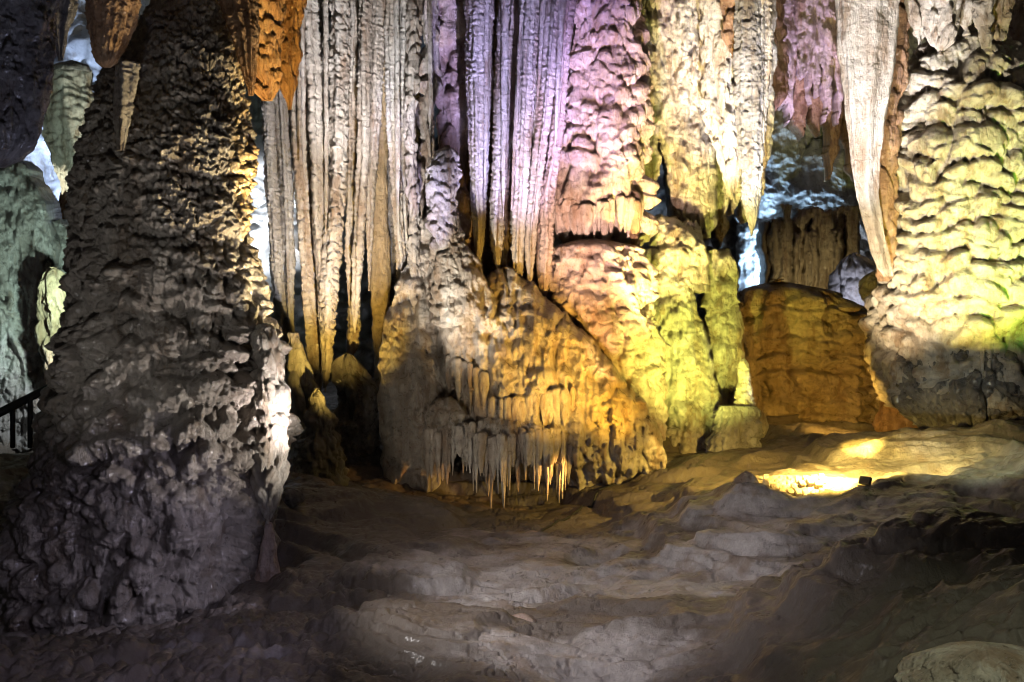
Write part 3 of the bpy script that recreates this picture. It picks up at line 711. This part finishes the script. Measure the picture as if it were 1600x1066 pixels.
rg = random.Random(9)
for x0, x1, n, mt in ((455, 600, 4, CALC), (604, 690, 3, PALE), (728, 890, 6, PALE)):
    for i in range(n):
        x = x0 + (x1 - x0) * (i + rg.uniform(.2, .8)) / n; ln = rg.uniform(200, 440); w = rg.uniform(6, 11); sl = -0.05 if x > 800 else rg.uniform(-.015, .015)
        stone('stalactite', rg.uniform(26.5, 27.1), [(0, x - w / 2, x + w / 2), (ln * .6, x + sl * ln * .6 - w * .45, x + sl * ln * .6 + w * .45), (ln * .88, x + sl * ln * .88 - w * .28, x + sl * ln * .88 + w * .28), (ln, x + sl * ln - 1, x + sl * ln + 1)],
              [('flute', 6, 1.6, 900), ('ring', 7, 1.2), ('grain', 4, .8)], mt, hang=True, depth=1.4, edge=1.0, label='thin stalactite strand squeezed between the long curtains', cat='stalactite', group='thin strands between the long curtains')

# the knobbly stalagmite, the white flow and the big mound
stone('stalagmite', 25.6, [(228, 690, 708), (240, 680, 714), (262, 670, 715), (300, 666, 712), (350, 672, 716), (385, 676, 726), (420, 678, 740), (460, 680, 745), (520, 685, 750)],
      [('lobe', 36, 22, 7, 5), ('lobe', 15, 12, 3, 3), ('grain', 5, 1)], PALE, depth=.9, label='knobbly beige stalagmite rising in front of the pinkish brown slab', cat='stalagmite', tip=14)
MT = [('lump', 60, 60, 12), ('flute', 44, 9, 160), ('flute', 22, 4, 90), ('lobe', 40, 30, 6, 5, .6, (500, 600, 1000, 1100)), ('lobe', 60, 44, 7, 6, .5, (300, 380, 560, 640)), ('lobe', 30, 34, 5, 5, .5), ('flute', 10, 2.6, 150), ('lobe', 14, 14, 1.6, 4), ('grain', 6, 1.2)]
md, MS = mass('flowstone_mound', [
    (27.6, .8, .0020, [(250, 644, 662), (340, 642, 664), (400, 636, 668), (440, 620, 672), (480, 606, 676), (520, 596, 684), (560, 590, 690), (620, 590, 696), (700, 594, 700), (745, 600, 702), (765, 625, 690)]),
    (27.4, .8, .0015, [(330, 652, 676), (420, 654, 690), (520, 655, 704), (600, 660, 716), (700, 668, 728)]),
    (26.0, .6, .0006, [(372, 692, 724), (395, 682, 746), (430, 676, 760), (470, 680, 774), (520, 688, 776), (560, 696, 768), (590, 706, 764), (625, 716, 760), (655, 726, 752)]),
    (26.9, .75, .0012, [(416, 768, 800), (440, 752, 834), (470, 742, 868), (520, 720, 925), (580, 700, 972), (640, 700, 1004), (690, 705, 1030), (725, 760, 1022), (755, 840, 985), (775, 870, 945)]),
    (26.2, .6, .0010, [(500, 856, 900), (540, 852, 930), (590, 846, 958), (640, 850, 980), (680, 860, 985)]),
    (26.4, .6, .0012, [(585, 930, 972), (620, 925, 1004), (670, 925, 1032), (710, 935, 1044), (740, 950, 1040)]),
    (25.9, .5, .0010, [(640, 872, 920), (680, 866, 936), (730, 868, 940), (768, 880, 925)]),
    (26.6, .6, .0012, [(560, 640, 676), (620, 632, 684), (700, 630, 690), (758, 636, 686)]),
    (25.9, .4, .0006, [(478, 782, 835), (500, 768, 866), (530, 762, 888), (560, 770, 872)]),
    (25.7, .45, .0012, [(556, 752, 880), (590, 738, 896), (630, 732, 904), (658, 740, 892)]),
    (24.75, .42, .0006, [(652, 750, 865), (680, 728, 888), (705, 722, 894), (722, 726, 888)]),
    (25.3, .6, .0006, [(618, 682, 712), (645, 668, 732), (680, 662, 740), (710, 664, 740)]),
    ], (575, 1060, 240, 800, 28.7), MT, CALC, k=0.10, seed=77, label='big draped flowstone mound with a white fall above and spike fringes below', cat='flowstone')
fringe(md, MS, 742, 900, lambda t: 650 + 8 * math.sin(t * 5), 14, 12, 30, CALC, 5, 1)
fringe(md, MS, 728, 890, lambda t: 714 + 6 * math.sin(t * 7), 34, 8, 62, CALC, 8, 0)
fringe(md, MS, 732, 892, lambda t: 708 + 6 * math.sin(t * 7), 22, 11, 34, CALC, 9, 2)
fringe(md, MS, 666, 740, lambda t: 702 + 5 * math.sin(t * 5), 15, 9, 50, CALC, 11, 0)
fringe(md, MS, 696, 764, lambda t: 585 + 30 * t, 6, 10, 40, PALE, 12, 1)
stone('stalagmite', 24.8, [(607, 492, 502), (622, 484, 510), (632, 488, 508), (655, 476, 522), (668, 480, 520), (690, 468, 530), (730, 464, 533), (775, 460, 540)], [('lump', 24, 24, 6), ('lobe', 22, 24, 7, 4, .5), ('flute', 8, 2, 80), ('grain', 5, 1)], GREY, depth=.9, edge=10,
      label='small dark tiered stalagmite under the tip of the yellowish curtain', cat='stalagmite')
stone('flowstone_column', 25.6, [(520, 448, 466), (620, 446, 484), (700, 446, 488), (775, 444, 494)], FLOWS, GREY, depth=.8, edge=8, flat=True, label='grey column foot between the huge stalagmite and the small tiered one', cat='flowstone')
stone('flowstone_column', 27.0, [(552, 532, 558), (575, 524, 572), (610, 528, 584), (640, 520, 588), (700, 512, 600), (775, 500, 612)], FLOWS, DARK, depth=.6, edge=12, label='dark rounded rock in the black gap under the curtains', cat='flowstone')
# rose column and the lump under it
rc = stone('rose_column', 28.3, [(0, 900, 998), (60, 898, 999), (127, 893, 1003), (200, 882, 1004), (253, 872, 1003), (300, 870, 1004), (345, 870, 1005), (362, 878, 1003), (380, 890, 998)],
      [('flute', 60, 14, 240), ('lump', 60, 60, 9), ('lobe', 46, 46, 10, 5, .5), ('lobe', 22, 22, 3.5, 4, .4), ('flute', 9, 1.8, 100), ('grain', 5, .7)], ROSE, hang=True, depth=.75, mapx=True, rag=10, label='thick rose and violet column of tiered flowstone hanging from the roof', cat='flowstone')
fringe(rc, (28.3, 937, 68, .75), 872, 1002, lambda t: 348 + 8 * math.sin(t * 6), 13, 13, 30, ROSE, 21, 5)
drip(rc, 27.6, 990, 345, 20, 50, UMBER)
stone('flowstone_lump', 27.6, [(372, 885, 960), (385, 868, 995), (410, 862, 1002), (440, 860, 1010), (480, 868, 1016), (510, 880, 1024), (560, 905, 1030), (620, 940, 1036), (680, 960, 1036), (710, 970, 1030)],
      [('flute', 70, 12, 160), ('lump', 60, 50, 14), ('lobe', 34, 30, 8, 5, .4), ('lobe', 16, 16, 3.5, 4, .4), ('grain', 6, 1.2)], ROSE, depth=.8, bank=.05, mapx=True, label='bulging peach flowstone lump directly below the rose column', cat='flowstone')

# ------------------------------------------------------------------ yellow wall, spike, lime column
rg = random.Random(12)
yb = hanging(rg, 1000, 1060, 4, -60, 300, 365, 34, 56, 30.8, .3) + hanging(rg, 1040, 1130, 5, -60, 150, 250, 26, 44, 30.6, .3) + hanging(rg, 1060, 1195, 8, -60, 300, 400, 34, 60, 32.0, .3) + hanging(rg, 1000, 1130, 8, -60, 60, 160, 16, 30, 30.1, .2)
yb.append((31.0, .8, .002, [(110, 1064, 1088), (130, 1050, 1106), (200, 1042, 1116), (280, 1044, 1120), (340, 1052, 1120), (374, 1064, 1112)]))
mass('flowstone_wall', yb, (980, 1215, -70, 470, 32.9), [('lump', 40, 70, 8), ('lobe', 34, 50, 6, 5, .5), ('flute', 12, 3.4, 120), ('lobe', 16, 20, 2.6, 4, .4), ('grain', 6, 1.3)], PALE, k=.09, seed=211,
      label='rough yellow wall of grown together draperies right of the rose column', cat='flowstone')
stone('hanging_rock', 30, [(-60, 1085, 1130), (10, 1090, 1130), (28, 1098, 1124)], [('lump', 20, 20, 4), ('crack', 20, 20, 1)], PALE, depth=.6, hang=True, label='blue lit knob at the top edge above the yellow wall', cat='rock')
stone('stalactite', 29.3, [(0, 1100, 1150), (80, 1098, 1146), (130, 1102, 1144), (200, 1110, 1156), (260, 1120, 1158), (312, 1138, 1152)], ICICL, PALE, hang=True, depth=.7,
      label='white ragged stalactite left of the speckled spike', cat='stalactite', group='stalactites around the speckled spike')
stone('stalactite', 28.7, [(0, 1134, 1182), (60, 1138, 1180), (100, 1148, 1174), (114, 1158, 1168)], ICICL, UMBER, hang=True, depth=.7,
      rag=10, label='pinkish brown stalactite above the speckled spike', cat='stalactite', group='stalactites around the speckled spike')
stone('stalactite', 28.4, [(0, 1150, 1186), (100, 1146, 1190), (200, 1152, 1190), (270, 1158, 1190), (315, 1161, 1185), (350, 1167, 1180), (370, 1172, 1175)], [('flute', 14, 3, 700), ('lobe', 12, 14, 2.5, 3), ('grain', 4, 1.4)], GREY, hang=True, depth=.8,
      label='long speckled spike with a white tip hanging lowest', cat='stalactite', group='stalactites around the speckled spike')
stone('stalactite', 28.5, [(0, 1180, 1201), (120, 1180, 1200), (220, 1180, 1196), (300, 1178, 1190), (335, 1180, 1184)], DRAPE, PALE, hang=True, depth=.8,
      label='narrow cream blade along the right side of the speckled spike', cat='stalactite', group='stalactites around the speckled spike')
lc, LS = mass('flowstone_column', [
    (29.6, .8, .001, [(332, 1030, 1060), (345, 1020, 1088), (380, 1014, 1104), (420, 1014, 1110), (455, 1020, 1108)]),
    (30.2, .7, .001, [(380, 1106, 1138), (400, 1098, 1150), (440, 1096, 1154), (476, 1094, 1158)]),
    (30.4, .7, .001, [(470, 1104, 1150), (500, 1098, 1160), (560, 1098, 1164), (640, 1094, 1168), (740, 1088, 1172)]),
    (29.2, .75, .0012, [(385, 996, 1030), (410, 988, 1056), (440, 992, 1074), (470, 1006, 1088), (520, 1026, 1104), (580, 1032, 1118), (640, 1034, 1130), (740, 1028, 1144)]),
    ], (980, 1190, 325, 738, 31.2), [('lump', 50, 60, 12), ('flute', 46, 6, 200), ('lobe', 50, 40, 7, 6, .4), ('lobe', 26, 24, 4, 5, .4), ('flute', 10, 1.8, 150), ('lobe', 12, 12, 1.6, 4), ('grain', 6, 1.2)], PALE, k=0.12, seed=131,
    label='lime green flowstone column with yellow shoulders left of the thin ringed stalagmite', cat='flowstone')
stone('stalagmite', 27.4, [(560, 1158, 1166), (566, 1156, 1169), (580, 1154, 1171), (610, 1153, 1174), (645, 1151, 1177)], [('lobe', 14, 10, 3.0, 3), ('ring', 7, 3.0), ('grain', 4, .8)], PALE, depth=1.0, step=1.5,
      label='thin ringed stalagmite standing on the cracked pedestal', cat='stalagmite')
stone('stone_pedestal', 27.2, [(634, 1122, 1176), (641, 1120, 1179), (655, 1119, 1180), (680, 1115, 1182), (715, 1106, 1188)], [('lump', 24, 30, 5), ('crack', 16, 40, 4), ('flute', 14, 5, 60), ('lobe', 20, 24, 4, 4), ('grain', 5, 2.2)], GREY, depth=.7, sq=4.5, edge=6, flat=True,
      label='cracked stone pedestal under the thin ringed stalagmite', cat='pedestal')
rock('rock', 1190, 664, 28.1, 18, 40, .7, PALE, label='small bright mint rock beside the cracked pedestal', cat='rock')
rock('rock', 1057, 674, 28.2, 46, 14, .7, PALE, label='flat amber lit stone at the back edge of the floor near the peach lump', cat='rock')
dome = stone('flowstone_dome', 34, [(437, 1190, 1240), (443, 1172, 1272), (454, 1156, 1302), (472, 1146, 1330), (495, 1142, 1352), (530, 1142, 1370), (577, 1146, 1382), (640, 1150, 1398), (770, 1150, 1408)], 
      [('flute', 90, 16, 500), ('lump', 60, 90, 10), ('lobe', 70, 28, 12, 5), ('lobe', 28, 16, 6, 4), ('crack', 60, 200, 3), ('flute', 12, 1, 90), ('grain', 7, 1)], OCHRE, depth=.5, edge=14, mapx=True, label='broad orange brown dome of rippled flowstone in the back', cat='flowstone')
stone('flowstone_column', 33.2, [(500, 1158, 1182), (540, 1156, 1190), (600, 1156, 1186), (700, 1156, 1184)], FLOWS, OCHRE, depth=.6, label='olive fluted column foot behind the thin ringed stalagmite', cat='flowstone')
stone('boulder', 31.5, [(560, 1388, 1420), (600, 1380, 1460), (650, 1372, 1480), (710, 1370, 1490)], [('lump', 40, 40, 9), ('grain', 7, 1)], UMBER, depth=.5, label='dark brown boulder between the dome and the underside of the big right formation', cat='boulder')

# ------------------------------------------------------------------ far right background
rg = random.Random(5)
mass('stalactite_mass', hanging(rg, 1200, 1340, 9, -60, 70, 150, 20, 38, 41, .6) + hanging(rg, 1225, 1345, 9, -60, 120, 205, 14, 28, 41.6, .4), (1180, 1365, -70, 240, 42.8),
      [('lump', 30, 50, 8), ('lobe', 22, 40, 6, 4, .5), ('flute', 9, 2.4, 80), ('grain', 5, 1.4)], ROSE, k=.12, seed=221, label='far off violet mass of ragged stalactites above the blue wall', cat='stalactite', group='far stalactite masses')
mass('stalactite_mass', hanging(rg, 1240, 1360, 8, 40, 200, 285, 18, 36, 43.5, .5), (1215, 1385, 30, 320, 44.6),
      [('lump', 30, 50, 8), ('lobe', 22, 40, 6, 4, .5), ('flute', 9, 2.4, 80), ('grain', 5, 1.4)], UMBER, k=.12, seed=223, label='far off brown mass of stalactites below the violet one', cat='stalactite', group='far stalactite masses')
stone('stalactite_mass', 38, [(0, 1188, 1216), (100, 1190, 1222), (150, 1192, 1228), (190, 1196, 1210)], ICICL, UMBER, hang=True, depth=.5,
      rag=20, label='olive brown stalactite mass right behind the cream blade', cat='stalactite', group='far stalactite masses')
mass('rock_bank', [(49, .12, 0, [(-40, 1120, 1460), (520, 1120, 1460)]), (48, .5, .002, [(130, 1160, 1250), (260, 1150, 1262), (340, 1150, 1250), (520, 1150, 1250)]),
      (47.6, .5, .003, [(215, 1268, 1340), (240, 1256, 1390), (318, 1226, 1400), (345, 1205, 1400), (520, 1195, 1400)]), (47, .6, .003, [(300, 1290, 1370), (360, 1270, 1400), (520, 1240, 1400)])], (1125, 1455, -38, 518, 50),
      [('lump', 50, 40, 10), ('lump', 22, 16, 4), ('lobe', 20, 24, 2, 4), ('flute', 14, 1.5, 60), ('grain', 7, 1.4)], WALLM, k=.2, seed=231, label='blue grey rubbly bank at the very back above the ribbed curtain', cat='rock')
rg = random.Random(31)
cbb = hanging(rg, 1196, 1300, 9, 344, 520, 640, 9, 17, 43.4, .35, 2.0) + hanging(rg, 1220, 1345, 11, 322, 520, 640, 8, 16, 43.2, .35, 2.0) + hanging(rg, 1240, 1320, 6, 360, 520, 640, 8, 14, 42.7, .3, 2.0)
mass('ribbed_curtain', cbb, (1185, 1350, 318, 500, 44.4), [('flute', 9, 3, 400), ('lump', 20, 40, 4), ('ring', 14, 1.5), ('grain', 5, 1.2)], OCHRE, k=.04, seed=241, label='olive ribbed curtain at the back just above the orange brown dome', cat='flowstone')
stone('rock_bank', 38.5, [(395, 1322, 1350), (420, 1310, 1376), (470, 1304, 1400), (520, 1340, 1410)], ROUGH, WALLM, depth=.4, label='bluish rubble at the back beside the ribbed curtain', cat='rock')
rock('boulder', 1372, 450, 33, 50, 60, .7, DARK, label='black boulder tucked under the foot of the white drape', cat='boulder')

# ------------------------------------------------------------------ right: white drape and the big formation
rb = stone('giant_flowstone', 28, [(40, 1470, 1570), (72, 1436, 1590), (110, 1410, 1605), (150, 1396, 1625), (250, 1388, 1650), (350, 1384, 1665), (440, 1376, 1675), (480, 1364, 1680), (520, 1360, 1680), (560, 1364, 1680),
      (590, 1374, 1680), (620, 1396, 1675), (645, 1420, 1665), (665, 1440, 1650)],
      [('lump', 110, 110, 10), ('lobe', 62, 36, 15, 6, .4), ('lobe', 30, 22, 5, 4, .4), ('flute', 9, 1.0, 90), ('grain', 6, .8)], PALE, depth=.8, edge=5, step=2.2, mapx=True, label='giant cream and lime flowstone body of scalloped tiers at the right edge', cat='flowstone')
t5 = stone('stalactite_underside', 27.0, [(530, 1430, 1640), (560, 1405, 1664), (600, 1406, 1664), (640, 1426, 1655), (668, 1444, 1645), (690, 1470, 1630)], [('lump', 50, 50, 12), ('lobe', 30, 40, 11, 5, .5), ('lobe', 14, 20, 4, 4), ('grain', 6, 1.2)], DARK, depth=.5, parent=rb, label='underside darkened by painted shade')  # shade below the bulge is put into the colour
fringe(rb, (28, 1522, 158, .8), 1528, 1612, lambda t: 524 + 10 * math.sin(t * 9), 6, 13, 48, PALE, 33, -4)
wd = stone('stalactite', 26.3, [(0, 1309, 1400), (50, 1311, 1400), (100, 1315, 1394), (150, 1320, 1388), (202, 1325, 1378), (250, 1331, 1374), (300, 1338, 1372), (360, 1352, 1380), (400, 1364, 1390), (420, 1372, 1394), (432, 1382, 1396)],
      [('flute', 34, 6, 1400), ('flute', 12, 1.3, 700), ('ring', 10, .8), ('grain', 4, .6)], PALE, hang=True, depth=.7, label='great white drape hanging on the left of the giant scalloped flowstone', cat='stalactite', group='stalactites above the giant flowstone')
stone('flowstone_slab', 27.2, [(0, 1385, 1425), (120, 1372, 1415), (220, 1352, 1400), (330, 1362, 1400), (440, 1372, 1398)], [('lump', 40, 60, 7), ('lobe', 26, 40, 6, 5), ('grain', 6, 1)], UMBER, hang=True, depth=.7, label='reddish brown slab in the shade behind the great white drape', cat='flowstone')
G4 = 'stalactites above the giant flowstone'
for D, pts, lab, mt in [(26.9, [(0, 1416, 1450), (40, 1422, 1446), (70, 1430, 1441)], 'brownish stub stalactite next to the great white drape', PALE),
                    (26.6, [(0, 1446, 1494), (40, 1448, 1490), (70, 1454, 1482), (88, 1464, 1472)], 'ragged cream stalactite second from the great white drape', PALE),
                    (26.8, [(0, 1492, 1526), (30, 1496, 1522), (56, 1506, 1512)], 'short cream stalactite in the middle of the row over the giant flowstone', PALE),
                    (26.5, [(0, 1526, 1550), (60, 1530, 1548), (76, 1532, 1547)], 'straight lime column piece reaching the top of the giant flowstone', PALE),
                    (26.9, [(0, 1550, 1572), (60, 1548, 1568), (72, 1550, 1564)], 'rightmost lime stalactite over the giant flowstone', CALC)]:
    stone('stalactite', D, pts, ICICL, mt, hang=True, depth=.8, label=lab, cat='stalactite', group=G4)
stone('rock_bank', 33, [(0, 1570, 1680), (150, 1580, 1690), (400, 1590, 1700), (700, 1600, 1700)], ROUGH, ROSE, hang=True, depth=.4, label='dark red and violet rock wall beyond the right shoulder of the giant flowstone', cat='rock')

# ------------------------------------------------------------------ loose rocks on the floor
rock('rock', 660, 796, 23.3, 70, 30, .6, CALC, [('ring', 9, 3), ('lump', 30, 20, 4), ('grain', 5, 1)], label='pale layered block lying below the grey ribbed column', cat='rock')
rock('rock', 832, 838, 21.6, 30, 20, .7, ROSE, label='small pinkish stone on the dark slope below the spike fringe', cat='rock')
rock('rock', 458, 778, 21.6, 30, 30, .7, GREY, [('lobe', 10, 8, 3), ('grain', 4, 1.5)], label='glittering grey knob beside the foot of the huge stalagmite', cat='rock')
rock('rock', 1166, 756, 20.4, 34, 40, .8, CALC, [('lobe', 12, 10, 3), ('grain', 5, 1.5)], label='gold lit knob left of the lamp pool', cat='rock')
rock('boulder', 1540, 1065, 9.4, 260, 120, .7, CALC, [('lump', 70, 50, 14), ('crack', 60, 40, 7), ('lump', 20, 14, 6), ('grain', 10, 3)], label='pale greenish boulder cut off by the lower right corner', cat='boulder')
stone('stalagmite', 18.9, [(815, 414, 424), (850, 408, 430), (890, 400, 436), (925, 392, 446)], [('lump', 16, 20, 3), ('grain', 5, .8)], ROSE, label='little smooth stalagmite under the bright lobes of the huge stalagmite', cat='stalagmite')
stone('stalagmite', 14.2, [(1015, 604, 616), (1040, 592, 640), (1090, 580, 670)], [('lump', 26, 26, 5), ('flute', 12, 2, 90)], COLM, label='stumpy brown stalagmite at the bottom edge of the picture', cat='stalagmite')
stone('stalagmite', 14.6, [(1030, 542, 552), (1050, 536, 562), (1090, 532, 570)], [('lump', 14, 14, 3), ('lobe', 10, 10, 2)], PALE, label='little whitish stub beside the stumpy brown stalagmite', cat='stalagmite')
for px, py, D, w, h, lab in [(605, 940, 16.8, 34, 22, 'cream finger shaped stone lying on the near floor'), (530, 915, 17.6, 60, 14, 'flat lilac stone on the floor near the foot of the huge stalagmite'),
                            (668, 990, 15.2, 22, 12, 'left one of two white pebbles on the near floor'), (688, 992, 15.2, 20, 9, 'right one of two white pebbles on the near floor'),
                            (690, 962, 15.7, 26, 16, 'black lump of mud in front of the lilac floor patch'),
                            (770, 1040, 13.7, 40, 30, 'whitish broken stone low in the middle'), (815, 975, 15.0, 50, 34, 'brown broken stub of stalactite low in the middle')]:
    rock('rock', px, py, D, w, h, .8, DARK if 'black' in lab else (ROSE if 'brown' in lab or 'lilac' in lab else PALE), label=lab, cat='rock', group='loose stones on the near floor')

# lamp that lights the pool on the floor, with its slab of little rimstone blocks
fl = bpy.data.objects.new('floodlight', None); C.objects.link(fl); fl.location = P(1208, 788, 20.0)
fl['label'] = 'small black floodlight lying in the bright golden pool on the floor'; fl['category'] = 'floodlight'

def on_ground(px, D, h=0.0):
    x = (px - 800) * D / FPX
    z = float(ground_z(np.array([x]), np.array([float(D)]))[0])
    return Vector((x, D, z + h))

def boxes(name, items, mat, base, parent=None, **kw):
    """several small rounded blocks as one mesh: items = (centre, size, rot matrix)"""
    import bmesh
    bm = bmesh.new()
    for c, sz, rot in items:
        r = bmesh.ops.create_cube(bm, size=1.0)
        vs = r['verts']
        for v in vs:
            v.co = rot @ Vector((v.co.x * sz[0], v.co.y * sz[1], v.co.z * sz[2])) + (c - base)
        es = list({e for v in vs for e in v.link_edges})
        bmesh.ops.bevel(bm, geom=es, offset=min(sz) * 0.18, segments=2, affect='EDGES', profile=0.6)
    me = bpy.data.meshes.new(name); bm.to_mesh(me); bm.free()
    return put(name, me, mat, tuple(base), parent, **kw)

from mathutils import Matrix
rr = random.Random(4)
fl.location = on_ground(1352, 20.4)
B = on_ground(1352, 20.4, 0.10)
R = Matrix.Rotation(math.radians(-50), 3, 'Z') @ Matrix.Rotation(math.radians(-25), 3, 'X')
boxes('housing', [(B, (.24, .10, .17), R)], STEEL, B, fl)
boxes('lens', [(B + R @ Vector((0, .063, 0)), (.19, .02, .12), R)], mat_plain('lit_lens', (1, .8, .4), .3, 0, (1, .72, .3), 6), B, fl)
boxes('bracket', [(B + Vector((0, 0, -.12)), (.34, .05, .03), R)], STEEL, B, fl)
its = []
for i in range(8):
    for j in range(5):
        px = 1197 + i * 12.5 + (j % 2) * 6; D = 20.35 + j * 0.24
        c = on_ground(px, D, 0.03)
        its.append((c, (.125 * rr.uniform(.85, 1.1), .17, .10), Matrix.Rotation(rr.uniform(-.15, .15), 3, 'Z') @ Matrix.Rotation(math.radians(35) + rr.uniform(-.1, .1), 3, 'X')))
boxes('stone_grid', its, CALC, on_ground(1240, 20.6), label='patch of small brick like blocks glowing in the golden lamp pool', cat='stone grid')

def cable(pts, r, label):
    ps = []
    for (a, Da), (b, Db) in zip(pts, pts[1:]):
        for k in range(10):
            t = k / 10
            ps.append(on_ground(a + (b - a) * t + 2.0 * math.sin((a + (b - a) * t) * 0.08), Da + (Db - Da) * t, 0.02))
    rows = []
    for i, p in enumerate(ps):
        d = (ps[min(i + 1, len(ps) - 1)] - ps[max(i - 1, 0)]).normalized()
        q = d.to_track_quat('Z', 'Y').to_matrix()
        rows.append([tuple(p + q @ Vector((r * math.cos(t), r * math.sin(t), 0))) for t in [math.pi * k / 4 for k in range(8)]])
    V = np.array(rows); base = np.array(tuple(ps[0]))
    put('cable', grid_mesh('cable', V - base, True), STEEL, tuple(base), label=label, cat='cable')
cable([(1032, 28.6), (1005, 27), (965, 25.4), (910, 23.8), (870, 22.6), (838, 21.6)], 0.03, 'thin black cable running over the floor from the peach lump to the small pinkish stone')
